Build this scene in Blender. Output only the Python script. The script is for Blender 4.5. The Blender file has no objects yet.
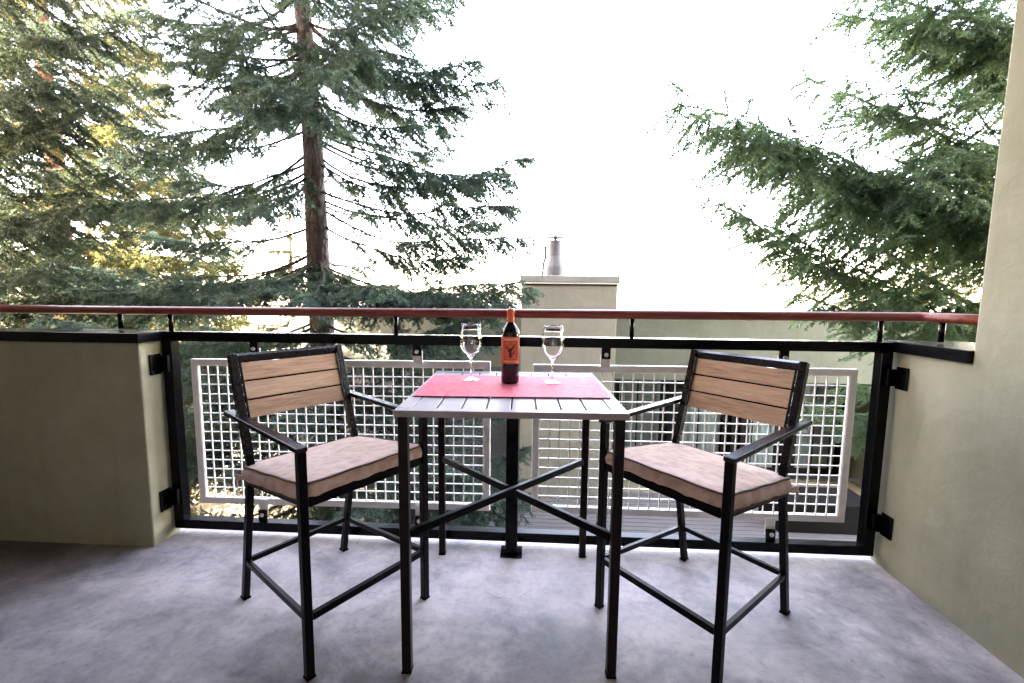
import bpy, bmesh, math, random
import numpy as np
from mathutils import Vector, Matrix

PI = math.pi
C = bpy.context.scene.collection
sc = bpy.context.scene

# ------------------------------------------------------------------ camera
H, YAW, PITCH, ROLL, F = 1.25727, -0.055265, 0.10421, 0.0099017, 437.22445
fw = Vector((math.sin(YAW)*math.cos(PITCH), math.cos(YAW)*math.cos(PITCH), -math.sin(PITCH)))
rt0 = Vector((math.cos(YAW), -math.sin(YAW), 0)); up0 = rt0.cross(fw)
rt = math.cos(ROLL)*rt0 + math.sin(ROLL)*up0
up = -math.sin(ROLL)*rt0 + math.cos(ROLL)*up0
cam = bpy.data.cameras.new('camera'); co = bpy.data.objects.new('camera', cam); C.objects.link(co)
co.matrix_world = Matrix(((rt.x, up.x, -fw.x, 0), (rt.y, up.y, -fw.y, 0), (rt.z, up.z, -fw.z, H), (0, 0, 0, 1)))
cam.sensor_width = 36; cam.lens = F/1024*36; cam.clip_end = 3000; cam.clip_start = 0.02
sc.camera = co

def at(px, py, Y):
    """world point at depth y = Y seen at photo pixel (px, py)"""
    v = fw + rt*((px-512)/F) - up*((py-341.5)/F)
    return Vector((0, 0, H)) + v*(Y/v.y)

# ------------------------------------------------------------------ materials
def new_mat(name):
    m = bpy.data.materials.new(name); m.use_nodes = True
    nt = m.node_tree; return m, nt, nt.nodes['Principled BSDF'], nt.nodes, nt.links

def ramp(nodes, stops):
    r = nodes.new('ShaderNodeValToRGB'); e = r.color_ramp.elements
    while len(e) < len(stops): e.new(0.5)
    for k, (p, c) in enumerate(stops):
        e[k].position = p; e[k].color = (*c, 1) if len(c) == 3 else c
    return r

def noise(nodes, links, scale, detail=4, rough=0.55, vec=None, dist=0):
    n = nodes.new('ShaderNodeTexNoise'); n.inputs['Scale'].default_value = scale
    n.inputs['Detail'].default_value = detail; n.inputs['Roughness'].default_value = rough
    n.inputs['Distortion'].default_value = dist
    if vec is not None: links.new(vec, n.inputs['Vector'])
    return n

def coords(nodes, links, scale=(1, 1, 1), kind='Object'):
    t = nodes.new('ShaderNodeTexCoord'); m = nodes.new('ShaderNodeMapping')
    m.inputs['Scale'].default_value = scale; links.new(t.outputs[kind], m.inputs['Vector'])
    return m.outputs['Vector']

def bump(nodes, links, bsdf, hsock, strength, dist=0.01):
    b = nodes.new('ShaderNodeBump'); b.inputs['Strength'].default_value = strength
    b.inputs['Distance'].default_value = dist
    links.new(hsock, b.inputs['Height']); links.new(b.outputs['Normal'], bsdf.inputs['Normal'])
    return b

def mottled(name, stops, scale, rough=0.8, vscale=(1, 1, 1), detail=5, bstr=0.2, bscale=None, bdist=0.004, metallic=0, spec=0.5, dist=0):
    m, nt, b, N, L = new_mat(name)
    v = coords(N, L, vscale)
    n = noise(N, L, scale, detail, 0.6, v, dist); r = ramp(N, stops)
    L.new(n.outputs['Fac'], r.inputs['Fac']); L.new(r.outputs['Color'], b.inputs['Base Color'])
    b.inputs['Roughness'].default_value = rough; b.inputs['Metallic'].default_value = metallic
    b.inputs['Specular IOR Level'].default_value = spec
    if bstr:
        n2 = noise(N, L, bscale or scale*4, 4, 0.6, v); bump(N, L, b, n2.outputs['Fac'], bstr, bdist)
    return m

M = {}
def stucco(name, a, bb, c):
    m, nt, b, N, L = new_mat(name)
    v = coords(N, L)
    n1 = noise(N, L, 1.6, 5, 0.6, v, 0.4); n2 = noise(N, L, 9, 5, 0.65, v, 0.3)
    mx = N.new('ShaderNodeMix'); mx.data_type = 'FLOAT'; mx.inputs[0].default_value = 0.4
    L.new(n1.outputs['Fac'], mx.inputs[2]); L.new(n2.outputs['Fac'], mx.inputs[3])
    r = ramp(N, [(0.3, a), (0.52, bb), (0.72, c)])
    L.new(mx.outputs[0], r.inputs['Fac'])
    vst = coords(N, L, (7, 7, 0.55)); ns = noise(N, L, 1.5, 4, 0.6, vst, 0.3)          # faint run marks
    rs = ramp(N, [(0.34, (0.935, 0.93, 0.92)), (0.5, (1, 1, 1))]); L.new(ns.outputs['Fac'], rs.inputs['Fac'])
    nf = noise(N, L, 30, 3, 0.5, v); rf = ramp(N, [(0.70, (1, 1, 1)), (0.76, (1.12, 1.12, 1.1))]); L.new(nf.outputs['Fac'], rf.inputs['Fac'])
    m1 = N.new('ShaderNodeMix'); m1.data_type = 'RGBA'; m1.blend_type = 'MULTIPLY'; m1.inputs[0].default_value = 1
    L.new(r.outputs['Color'], m1.inputs[6]); L.new(rs.outputs['Color'], m1.inputs[7])
    m2 = N.new('ShaderNodeMix'); m2.data_type = 'RGBA'; m2.blend_type = 'MULTIPLY'; m2.inputs[0].default_value = 1
    L.new(m1.outputs[2], m2.inputs[6]); L.new(rf.outputs['Color'], m2.inputs[7]); L.new(m2.outputs[2], b.inputs['Base Color'])
    b.inputs['Roughness'].default_value = 0.86; b.inputs['Specular IOR Level'].default_value = 0.25
    n3 = noise(N, L, 14, 6, 0.6, v, 0.6); n4 = noise(N, L, 160, 2, 0.5, v)
    ad = N.new('ShaderNodeMath'); ad.operation = 'MULTIPLY_ADD'; ad.inputs[1].default_value = 0.12
    L.new(n4.outputs['Fac'], ad.inputs[0]); L.new(n3.outputs['Fac'], ad.inputs[2])
    bump(N, L, b, ad.outputs[0], 0.3, 0.010)
    return m
M['stucco'] = stucco('olive_stucco', (0.235, 0.225, 0.15), (0.295, 0.28, 0.195), (0.345, 0.325, 0.235))
M['stucco_far'] = stucco('sage_stucco', (0.104, 0.115, 0.088), (0.125, 0.138, 0.105), (0.15, 0.165, 0.127))
M['stucco_chase'] = stucco('beige_stucco', (0.212, 0.214, 0.172), (0.24, 0.243, 0.196), (0.275, 0.278, 0.228))

def concrete():
    m, nt, b, N, L = new_mat('stained_shaded_concrete')
    v = coords(N, L); vs = coords(N, L, (1, 2.2, 1))
    n1 = noise(N, L, 1.7, 7, 0.62, vs, 0.8); n2 = noise(N, L, 7, 6, 0.65, v, 0.5); n3 = noise(N, L, 38, 8, 0.72, v)
    mx = N.new('ShaderNodeMix'); mx.data_type = 'FLOAT'; mx.inputs[0].default_value = 0.5
    L.new(n1.outputs['Fac'], mx.inputs[2]); L.new(n2.outputs['Fac'], mx.inputs[3])
    r = ramp(N, [(0.34, (0.24, 0.228, 0.24)), (0.44, (0.41, 0.372, 0.38)), (0.54, (0.57, 0.50, 0.50)), (0.66, (0.70, 0.615, 0.605))])
    L.new(mx.outputs[0], r.inputs['Fac'])
    r3 = ramp(N, [(0.33, (0.70, 0.70, 0.72)), (0.47, (0.93, 0.93, 0.94)), (0.62, (1, 1, 1))]); L.new(n3.outputs['Fac'], r3.inputs['Fac'])
    mc = N.new('ShaderNodeMix'); mc.data_type = 'RGBA'; mc.blend_type = 'MULTIPLY'; mc.inputs[0].default_value = 1
    L.new(r.outputs['Color'], mc.inputs[6]); L.new(r3.outputs['Color'], mc.inputs[7])
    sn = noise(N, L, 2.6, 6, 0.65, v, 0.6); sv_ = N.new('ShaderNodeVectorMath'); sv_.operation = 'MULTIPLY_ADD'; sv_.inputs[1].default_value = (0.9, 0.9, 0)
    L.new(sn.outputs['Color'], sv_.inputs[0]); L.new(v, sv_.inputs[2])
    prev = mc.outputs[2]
    for (sx_, sy_, sr_, sd_) in ((-0.75, 1.15, 0.50, 0.34), (-0.12, 1.02, 0.46, 0.45), (-2.75, 1.82, 0.95, 0.26), (-1.75, 1.10, 0.62, 0.45), (1.15, 1.20, 0.55, 0.40), (0.6, 0.95, 0.5, 0.5), (1.5, 1.75, 0.26, 0.6), (0.1, 1.42, 0.2, 0.72), (-1.35, 1.55, 0.22, 0.75)):  # stains plus painted shade falloff towards the camera and left corner
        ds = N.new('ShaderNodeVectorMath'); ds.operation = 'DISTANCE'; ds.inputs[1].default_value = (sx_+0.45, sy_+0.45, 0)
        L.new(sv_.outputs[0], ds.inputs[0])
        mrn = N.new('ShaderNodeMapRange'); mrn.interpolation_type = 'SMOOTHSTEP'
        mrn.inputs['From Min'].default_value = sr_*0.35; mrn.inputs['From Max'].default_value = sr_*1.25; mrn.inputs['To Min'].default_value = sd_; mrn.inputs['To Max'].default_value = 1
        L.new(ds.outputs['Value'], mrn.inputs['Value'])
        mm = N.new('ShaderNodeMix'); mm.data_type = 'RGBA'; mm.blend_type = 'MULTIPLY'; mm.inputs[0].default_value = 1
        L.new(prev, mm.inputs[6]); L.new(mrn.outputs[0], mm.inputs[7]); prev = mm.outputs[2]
    # a few hairline cracks
    wn = noise(N, L, 3.5, 5, 0.6, v); va = N.new('ShaderNodeVectorMath'); va.operation = 'MULTIPLY_ADD'; va.inputs[1].default_value = (0.35, 0.35, 0)
    L.new(wn.outputs['Color'], va.inputs[0]); L.new(v, va.inputs[2])
    vo = N.new('ShaderNodeTexVoronoi'); vo.feature = 'DISTANCE_TO_EDGE'; vo.inputs['Scale'].default_value = 0.9; L.new(va.outputs[0], vo.inputs['Vector'])
    cr = ramp(N, [(0.0, (0.55, 0.53, 0.53)), (0.0035, (1, 1, 1))]); L.new(vo.outputs['Distance'], cr.inputs['Fac'])
    mn = noise(N, L, 1.1, 2, 0.5, v); mr = ramp(N, [(0.52, (0, 0, 0)), (0.58, (1, 1, 1))]); L.new(mn.outputs['Fac'], mr.inputs['Fac'])
    mk = N.new('ShaderNodeMix'); mk.data_type = 'RGBA'; mk.blend_type = 'MULTIPLY'
    L.new(mr.outputs['Color'], mk.inputs[0]); L.new(prev, mk.inputs[6]); L.new(cr.outputs['Color'], mk.inputs[7])
    L.new(mk.outputs[2], b.inputs['Base Color'])
    rr = ramp(N, [(0.3, (0.5,)*3), (0.7, (0.72,)*3)]); L.new(n2.outputs['Fac'], rr.inputs['Fac'])
    L.new(rr.outputs['Color'], b.inputs['Roughness'])
    b.inputs['Specular IOR Level'].default_value = 0.35
    bump(N, L, b, n2.outputs['Fac'], 0.18, 0.01)
    return m
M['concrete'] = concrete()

def simple(name, col, rough=0.5, metallic=0, spec=0.5, var=0.12, scale=20, bstr=0.05):
    lo = tuple(c*(1-var) for c in col); hi = tuple(min(1, c*(1+var)) for c in col)
    return mottled(name, [(0.35, lo), (0.65, hi)], scale, rough, metallic=metallic, spec=spec, bstr=bstr, bdist=0.001)
M['black_metal'] = simple('black_painted_steel', (0.0015, 0.0015, 0.002), 0.2, spec=0.12, var=0.3, scale=30)
M['brown_metal'] = simple('dark_brown_metal', (0.012, 0.005, 0.0033), 0.34, spec=0.12, var=0.2, scale=30)
M['dark_metal'] = simple('dark_bronze_metal', (0.003, 0.002, 0.002), 0.32, spec=0.1, var=0.25, scale=30)
M['arm_metal'] = simple('glare_tinted_metal', (0.009, 0.0065, 0.0075), 0.26, spec=0.26, var=0.2, scale=30, bstr=0)  # copy for armrests and back frame; lavender glare put into its tint
M['table_metal'] = simple('taupe_powder_coat', (0.30, 0.245, 0.245), 0.40, spec=0.35, var=0.06, scale=60, bstr=0.08)
M['white_metal'] = mottled('galvanised_white_steel', [(0.3, (0.72, 0.69, 0.67)), (0.7, (0.84, 0.81, 0.79))], 18, 0.5, bstr=0.08)
M['cap_metal'] = simple('dark_cap_flashing', (0.003, 0.003, 0.004), 0.22, spec=0.13, var=0.2, scale=15)
M['bolt'] = simple('zinc_bolt', (0.55, 0.54, 0.53), 0.35, metallic=0.8)
M['rail_wood'] = mottled('red_brown_rail', [(0.3, (0.11, 0.018, 0.012)), (0.5, (0.19, 0.034, 0.019)), (0.7, (0.27, 0.062, 0.034))], 5, 0.38, (1, 14, 14), bstr=0.15, detail=8)
M['pipe'] = simple('grey_galvanised', (0.070, 0.069, 0.076), 0.6, scale=4)
M['flash_green'] = simple('sage_flashing', (0.235, 0.25, 0.225), 0.5, scale=3)
M['unseen_back_wall'] = simple('pale_unseen_back_wall', (0.44, 0.41, 0.36), 0.9, scale=3, var=0.04)
M['ceiling'] = simple('white_ceiling', (0.28, 0.25, 0.21), 0.9, scale=3, var=0.04)
M['soffit'] = mottled('brown_soffit', [(0.3, (0.022, 0.011, 0.006)), (0.7, (0.036, 0.021, 0.012))], 4, 0.7, (1, 12, 1), bstr=0.1)
M['dark_frame'] = simple('dark_door_frame', (0.004, 0.004, 0.005), 0.5, spec=0.15)
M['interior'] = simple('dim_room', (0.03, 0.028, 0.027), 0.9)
M['brown_siding'] = mottled('brown_stained_siding', [(0.3, (0.06, 0.042, 0.03)), (0.7, (0.10, 0.07, 0.05))], 4, 0.8, (1, 1, 9), bstr=0.2)
M['siding'] = mottled('slate_siding', [(0.3, (0.042, 0.049, 0.06)), (0.7, (0.06, 0.068, 0.08))], 5, 0.75, (1, 1, 10), bstr=0.2)
M['deck'] = mottled('grey_deck_board', [(0.3, (0.085, 0.08, 0.077)), (0.7, (0.13, 0.121, 0.115))], 5, 0.8, (1, 14, 1), bstr=0.3)
M['curtain'] = simple('pale_curtain', (0.52, 0.55, 0.53), 0.9, scale=3)
M['white_paint'] = simple('white_fence_paint', (0.74, 0.72, 0.68), 0.6, scale=4)
M['cuboid'] = simple('dark_cuboid_finish', (0.006, 0.005, 0.005), 0.7, spec=0.1)

def wood_slats():
    m, nt, b, N, L = new_mat('teak_slat')
    v = coords(N, L, (1.6, 20, 20))
    n = noise(N, L, 4.2, 8, 0.68, v, 1.2)
    v2 = coords(N, L, (5, 90, 90)); n2 = noise(N, L, 5, 4, 0.6, v2, 0.5)
    v3 = coords(N, L, (0.3, 1, 11.5)); n0 = noise(N, L, 1.2, 2, 0.5, v3)      # board-to-board tone
    r = ramp(N, [(0.3, (0.13, 0.066, 0.036)), (0.43, (0.34, 0.20, 0.118)), (0.56, (0.49, 0.315, 0.195)), (0.72, (0.61, 0.44, 0.30))])
    mx = N.new('ShaderNodeMix'); mx.data_type = 'FLOAT'; mx.inputs[0].default_value = 0.3
    L.new(n.outputs['Fac'], mx.inputs[2]); L.new(n2.outputs['Fac'], mx.inputs[3])
    mx2 = N.new('ShaderNodeMix'); mx2.data_type = 'FLOAT'; mx2.inputs[0].default_value = 0.30
    L.new(mx.outputs[0], mx2.inputs[2]); L.new(n0.outputs['Fac'], mx2.inputs[3])
    L.new(mx2.outputs[0], r.inputs['Fac']); L.new(r.outputs['Color'], b.inputs['Base Color'])
    b.inputs['Roughness'].default_value = 0.62; b.inputs['Specular IOR Level'].default_value = 0.22
    bump(N, L, b, n2.outputs['Fac'], 0.3, 0.002)
    return m
M['slat'] = wood_slats()

def fabric():
    m, nt, b, N, L = new_mat('beige_cushion_fabric')
    v = coords(N, L)
    n = noise(N, L, 6, 5, 0.6, v, 0.8); n2 = noise(N, L, 420, 2, 0.5, v); n5 = noise(N, L, 22, 4, 0.6, v, 0.6)
    r = ramp(N, [(0.36, (0.42, 0.275, 0.215)), (0.5, (0.52, 0.355, 0.285)), (0.64, (0.60, 0.43, 0.355))])
    wv = N.new('ShaderNodeTexVoronoi'); wv.feature = 'SMOOTH_F1'; wv.inputs['Scale'].default_value = 26; wv.inputs['Smoothness'].default_value = 0.3
    nv = N.new('ShaderNodeVectorMath'); nv.operation = 'MULTIPLY_ADD'; nv.inputs[1].default_value = (0.05, 0.05, 0.05)
    L.new(n5.outputs['Color'], nv.inputs[0]); L.new(v, nv.inputs[2]); L.new(nv.outputs[0], wv.inputs['Vector'])
    pm = N.new('ShaderNodeMix'); pm.data_type = 'FLOAT'; pm.inputs[0].default_value = 0.32
    L.new(n.outputs['Fac'], pm.inputs[2]); L.new(wv.outputs['Distance'], pm.inputs[3])
    L.new(pm.outputs[0], r.inputs['Fac']); L.new(r.outputs['Color'], b.inputs['Base Color'])
    b.inputs['Roughness'].default_value = 0.92; b.inputs['Specular IOR Level'].default_value = 0.2
    b.inputs['Sheen Weight'].default_value = 0.2
    ad = N.new('ShaderNodeMath'); ad.operation = 'MULTIPLY_ADD'; ad.inputs[1].default_value = 0.12
    L.new(n2.outputs['Fac'], ad.inputs[0]); L.new(n5.outputs['Fac'], ad.inputs[2])
    bump(N, L, b, ad.outputs[0], 0.4, 0.006)
    return m
M['fabric'] = fabric()
M['piping'] = simple('brown_piping', (0.075, 0.045, 0.036), 0.8)

def runner_mat():
    m, nt, b, N, L = new_mat('woven_red_vinyl')
    v = coords(N, L)
    w1 = N.new('ShaderNodeTexWave'); w1.wave_type = 'BANDS'; w1.bands_direction = 'X'; w1.inputs['Scale'].default_value = 62
    w2 = N.new('ShaderNodeTexWave'); w2.wave_type = 'BANDS'; w2.bands_direction = 'Y'; w2.inputs['Scale'].default_value = 62
    L.new(v, w1.inputs['Vector']); L.new(v, w2.inputs['Vector'])
    ad = N.new('ShaderNodeMath'); ad.operation = 'ADD'; L.new(w1.outputs['Fac'], ad.inputs[0]); L.new(w2.outputs['Fac'], ad.inputs[1])
    n = noise(N, L, 40, 3, 0.5, v)
    r = ramp(N, [(0.35, (0.57, 0.085, 0.125)), (0.65, (0.66, 0.135, 0.18))]); L.new(n.outputs['Fac'], r.inputs['Fac'])
    L.new(r.outputs['Color'], b.inputs['Base Color'])
    b.inputs['Roughness'].default_value = 0.6; b.inputs['Specular IOR Level'].default_value = 0.2
    bump(N, L, b, ad.outputs[0], 0.35, 0.0015)
    return m
M['runner'] = runner_mat()

def glass(name, col=(1, 1, 1), rough=0.0, ior=1.48):
    m, nt, b, N, L = new_mat(name)
    b.inputs['Base Color'].default_value = (*col, 1); b.inputs['Transmission Weight'].default_value = 1
    b.inputs['Roughness'].default_value = rough; b.inputs['IOR'].default_value = ior
    return m
M['glass'] = glass('clear_glass', (1, 1, 1), 0.0, 1.45)
M['bottle'] = simple('dark_bottle_glass', (0.004, 0.0035, 0.0035), 0.05, spec=0.45, bstr=0)
M['label'] = mottled('coral_label', [(0.3, (0.66, 0.13, 0.055)), (0.7, (0.74, 0.19, 0.09))], 40, 0.55, bstr=0)
M['label_pale'] = simple('pale_label_ink', (0.80, 0.42, 0.26), 0.55, bstr=0)
M['ink'] = simple('dark_label_ink', (0.03, 0.014, 0.012), 0.5, bstr=0)
M['capsule'] = mottled('copper_foil', [(0.3, (0.55, 0.13, 0.06)), (0.7, (0.66, 0.19, 0.09))], 30, 0.35, metallic=0.35, bstr=0.05)

def pane_mat():
    m, nt, b, N, L = new_mat('window_pane')
    out = N['Material Output']; g = N.new('ShaderNodeBsdfGlossy'); g.inputs['Roughness'].default_value = 0.03
    t = N.new('ShaderNodeBsdfTransparent'); t.inputs['Color'].default_value = (0.8, 0.84, 0.84, 1)
    fr = N.new('ShaderNodeFresnel'); fr.inputs['IOR'].default_value = 1.22
    mx = N.new('ShaderNodeMixShader'); L.new(fr.outputs[0], mx.inputs[0]); L.new(t.outputs[0], mx.inputs[1]); L.new(g.outputs[0], mx.inputs[2])
    L.new(mx.outputs[0], out.inputs['Surface']); return m
M['pane'] = pane_mat()

def needle_mat(name, stops, trans, tw=0.4):
    m, nt, b, N, L = new_mat(name)
    out = N['Material Output']; N.remove(b)
    a = N.new('ShaderNodeAttribute'); a.attribute_name = 'tint'
    r = ramp(N, stops); L.new(a.outputs['Fac'], r.inputs['Fac'])
    d = N.new('ShaderNodeBsdfPrincipled'); d.inputs['Roughness'].default_value = 0.55; d.inputs['Specular IOR Level'].default_value = 0.3
    L.new(r.outputs['Color'], d.inputs['Base Color'])
    t = N.new('ShaderNodeBsdfTranslucent'); t.inputs['Color'].default_value = (*trans, 1)
    mx = N.new('ShaderNodeMixShader'); mx.inputs[0].default_value = tw
    L.new(d.outputs[0], mx.inputs[1]); L.new(t.outputs[0], mx.inputs[2]); L.new(mx.outputs[0], out.inputs['Surface'])
    return m
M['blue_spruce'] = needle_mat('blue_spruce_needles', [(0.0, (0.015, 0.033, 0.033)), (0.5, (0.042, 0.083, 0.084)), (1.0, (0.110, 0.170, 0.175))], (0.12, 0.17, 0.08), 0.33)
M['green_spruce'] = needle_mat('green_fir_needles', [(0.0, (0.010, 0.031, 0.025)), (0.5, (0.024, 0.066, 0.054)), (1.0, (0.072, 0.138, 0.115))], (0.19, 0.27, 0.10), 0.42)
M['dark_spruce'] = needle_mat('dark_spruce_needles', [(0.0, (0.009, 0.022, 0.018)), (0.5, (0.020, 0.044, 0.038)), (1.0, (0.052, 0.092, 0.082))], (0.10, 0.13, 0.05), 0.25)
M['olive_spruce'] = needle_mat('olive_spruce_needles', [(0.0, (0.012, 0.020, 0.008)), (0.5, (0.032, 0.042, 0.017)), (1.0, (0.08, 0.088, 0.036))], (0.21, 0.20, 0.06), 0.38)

def bark(name, a, b_, c):
    m, nt, b, N, L = new_mat(name)
    v = coords(N, L, (1, 1, 0.45)); n = noise(N, L, 14, 7, 0.7, v, 0.8)
    vo = N.new('ShaderNodeTexVoronoi'); vo.inputs['Scale'].default_value = 22; L.new(v, vo.inputs['Vector'])
    r = ramp(N, [(0.3, a), (0.5, b_), (0.7, c)]); L.new(n.outputs['Fac'], r.inputs['Fac'])
    L.new(r.outputs['Color'], b.inputs['Base Color']); b.inputs['Roughness'].default_value = 0.95
    ad = N.new('ShaderNodeMath'); ad.operation = 'ADD'; L.new(n.outputs['Fac'], ad.inputs[0]); L.new(vo.outputs['Distance'], ad.inputs[1])
    bump(N, L, b, ad.outputs[0], 0.9, 0.04)
    return m
M['bark'] = bark('grey_brown_bark', (0.028, 0.021, 0.018), (0.078, 0.061, 0.054), (0.15, 0.122, 0.11))
M['bark_red'] = bark('red_brown_bark', (0.07, 0.03, 0.018), (0.16, 0.075, 0.045), (0.26, 0.14, 0.09))
M['ground'] = mottled('dry_grass_ground', [(0.3, (0.16, 0.14, 0.085)), (0.5, (0.27, 0.24, 0.15)), (0.7, (0.36, 0.33, 0.22))], 0.8, 0.95, detail=8, bstr=0.5, bscale=18, bdist=0.05)

# ------------------------------------------------------------------ object helpers
def tag(o, label=None, cat=None, group=None, kind=None):
    if label: o['label'] = label
    if cat: o['category'] = cat
    if group: o['group'] = group
    if kind: o['kind'] = kind
    return o

def link(o, parent=None):
    C.objects.link(o)
    if parent is not None: o.parent = parent
    return o

def thing(name, label, cat, loc=(0, 0, 0), rz=0, group=None):
    o = bpy.data.objects.new(name, None); o.empty_display_size = 0.1
    o.location = loc; o.rotation_euler = (0, 0, rz)
    return tag(link(o), label, cat, group)

class MB:
    """collects simple solids and links them as ONE mesh object"""
    def __init__(s): s.bm = bmesh.new()
    def box(s, x0, x1, y0, y1, z0, z1):
        vs = [s.bm.verts.new(p) for p in ((x0,y0,z0),(x1,y0,z0),(x1,y1,z0),(x0,y1,z0),(x0,y0,z1),(x1,y0,z1),(x1,y1,z1),(x0,y1,z1))]
        for f in ((3,2,1,0),(4,5,6,7),(0,1,5,4),(1,2,6,5),(2,3,7,6),(3,0,4,7)): s.bm.faces.new([vs[i] for i in f])
        return s
    def bar(s, a, b, w, h, upv=(0, 0, 1)):
        """rectangular bar from a to b, w across, h along up"""
        a, b = Vector(a), Vector(b); d = (b-a).normalized(); u = Vector(upv)
        if abs(d.dot(u)) > 0.999: u = Vector((0, 1, 0))
        x = d.cross(u).normalized(); u = x.cross(d).normalized()
        vs = []
        for p in (a, b):
            for sx, sz in ((-1,-1),(1,-1),(1,1),(-1,1)): vs.append(s.bm.verts.new(p + x*(sx*w/2) + u*(sz*h/2)))
        for f in ((3,2,1,0),(4,5,6,7),(0,1,5,4),(1,2,6,5),(2,3,7,6),(3,0,4,7)): s.bm.faces.new([vs[i] for i in f])
        return s
    def path(s, pts, w, h, upv=(0, 1, 0)):
        """mitred rectangular bar along a polyline, w along the fixed side vector upv x dir"""
        pts = [Vector(p) for p in pts]; u0 = Vector(upv); rings = []
        for i, p in enumerate(pts):
            d = ((pts[min(i+1, len(pts)-1)]-p).normalized() + (p-pts[max(i-1, 0)]).normalized())
            d.normalize(); x = d.cross(u0).normalized(); u = x.cross(d).normalized()
            rings.append([s.bm.verts.new(p + x*(sx*w/2) + u*(sz*h/2)) for sx, sz in ((-1,-1),(1,-1),(1,1),(-1,1))])
        s._skin(rings); return s
    def _skin(s, rings):
        n = len(rings[0])
        for a, b in zip(rings, rings[1:]):
            for k in range(n): s.bm.faces.new((a[k], a[(k+1) % n], b[(k+1) % n], b[k]))
        s.bm.faces.new(rings[0][::-1]); s.bm.faces.new(rings[-1])
    def tube(s, pts, r, n=10, closed=False):
        pts = [Vector(p) for p in pts]; rings = []; m = len(pts)
        rs = r if isinstance(r, (list, tuple)) else [r]*m
        for i, p in enumerate(pts):
            if closed: d = (pts[(i+1) % m]-pts[i-1]).normalized()
            else: d = (pts[min(i+1, m-1)]-pts[max(i-1, 0)]).normalized()
            u = Vector((0, 0, 1)) if abs(d.z) < 0.95 else Vector((1, 0, 0))
            x = d.cross(u).normalized(); u = x.cross(d)
            rings.append([s.bm.verts.new(p + (x*math.cos(2*PI*k/n) + u*math.sin(2*PI*k/n))*rs[i]) for k in range(n)])
        if closed:
            for i in range(m):
                a, b = rings[i], rings[(i+1) % m]
                for k in range(n): s.bm.faces.new((a[k], a[(k+1) % n], b[(k+1) % n], b[k]))
        else: s._skin(rings)
        return s
    def lathe(s, prof, n=32, c=(0, 0)):
        """closed profile [(r,z)...]; r=0 allowed at the ends"""
        rings = []
        for r, z in prof:
            if r < 1e-6: rings.append([s.bm.verts.new((c[0], c[1], z))])
            else: rings.append([s.bm.verts.new((c[0]+r*math.cos(2*PI*k/n), c[1]+r*math.sin(2*PI*k/n), z)) for k in range(n)])
        for a, b in zip(rings, rings[1:]):
            for k in range(n):
                if len(a) == 1 and len(b) == 1: continue
                if len(a) == 1: s.bm.faces.new((a[0], b[(k+1) % n], b[k]))
                elif len(b) == 1: s.bm.faces.new((a[k], a[(k+1) % n], b[0]))
                else: s.bm.faces.new((a[k], a[(k+1) % n], b[(k+1) % n], b[k]))
        return s
    def build(s, name, mat, parent=None, smooth=False, bevel=0, seg=2):
        bmesh.ops.recalc_face_normals(s.bm, faces=s.bm.faces[:])
        me = bpy.data.meshes.new(name); s.bm.to_mesh(me); s.bm.free()
        me.materials.append(mat)
        if smooth: me.shade_smooth()
        o = link(bpy.data.objects.new(name, me), parent)
        if bevel:
            md = o.modifiers.new('bevel', 'BEVEL'); md.width = bevel; md.segments = seg; md.limit_method = 'ANGLE'; md.harden_normals = False
        return o

# ------------------------------------------------------------------ the setting
XL, XR, DR, GZ = -1.875, 1.645, 2.094, -2.9      # wall end, right wall, railing plane, ground level
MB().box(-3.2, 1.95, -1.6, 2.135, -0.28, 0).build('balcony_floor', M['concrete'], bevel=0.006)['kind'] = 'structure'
MB().box(-3.2, 1.95, -1.6, 2.45, 2.92, 3.05).build('ceiling', M['ceiling'])['kind'] = 'structure'
# unseen house this balcony is cut into; upper storey and wings added for shade
for bx_ in ((-3.2, 1.95, -2.0, -1.603, -0.3, 3.05), (-9.0, -3.203, -6.0, 2.44, GZ, 3.05), (-3.2, 1.95, -6.0, 1.9, GZ, -0.284),
            (1.953, 10.0, -6.0, 1.70, GZ, 3.05), (-9.0, 10.0, -6.0, 2.45, 3.053, 12.0)):
    MB().box(*bx_).build('unseen_house_wall', M['unseen_back_wall' if bx_[0] == -3.2 and bx_[2] == -2.0 else 'brown_siding'])['kind'] = 'structure'

g = MB(); R0 = 900; NN = 60
vs = [[g.bm.verts.new((-R0 + 2*R0*(i/NN), -R0+2*R0*(j/NN), GZ)) for j in range(NN+1)] for i in range(NN+1)]
for i in range(NN):
    for j in range(NN): g.bm.faces.new((vs[i][j], vs[i+1][j], vs[i+1][j+1], vs[i][j+1]))
tag(g.build('ground', M['ground']), kind='structure')
d = MB(); y = 7.15
while y < 8.95:
    d.box(-1.3, 7.0, y, y+0.128, GZ+0.03, GZ+0.07); y += 0.14
tag(d.build('patio_deck', M['deck'], bevel=0.004, seg=1), kind='structure')

# low wall on the left
t = thing('low_wall', 'low olive stucco wall with black metal cap on the left of the balcony', 'wall', (-2.39, 2.06, 0))
MB().box(-3.197+2.39, XL+2.39, 1.95-2.06, 2.115-2.06, -0.28, 1.018).build('wall', M['stucco'], t, bevel=0.008)
MB().box(-3.197+2.39, XL+0.022+2.39, 1.928-2.06, 2.119-2.06, 1.019, 1.066).build('cap', M['cap_metal'], t, bevel=0.003)
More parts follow.
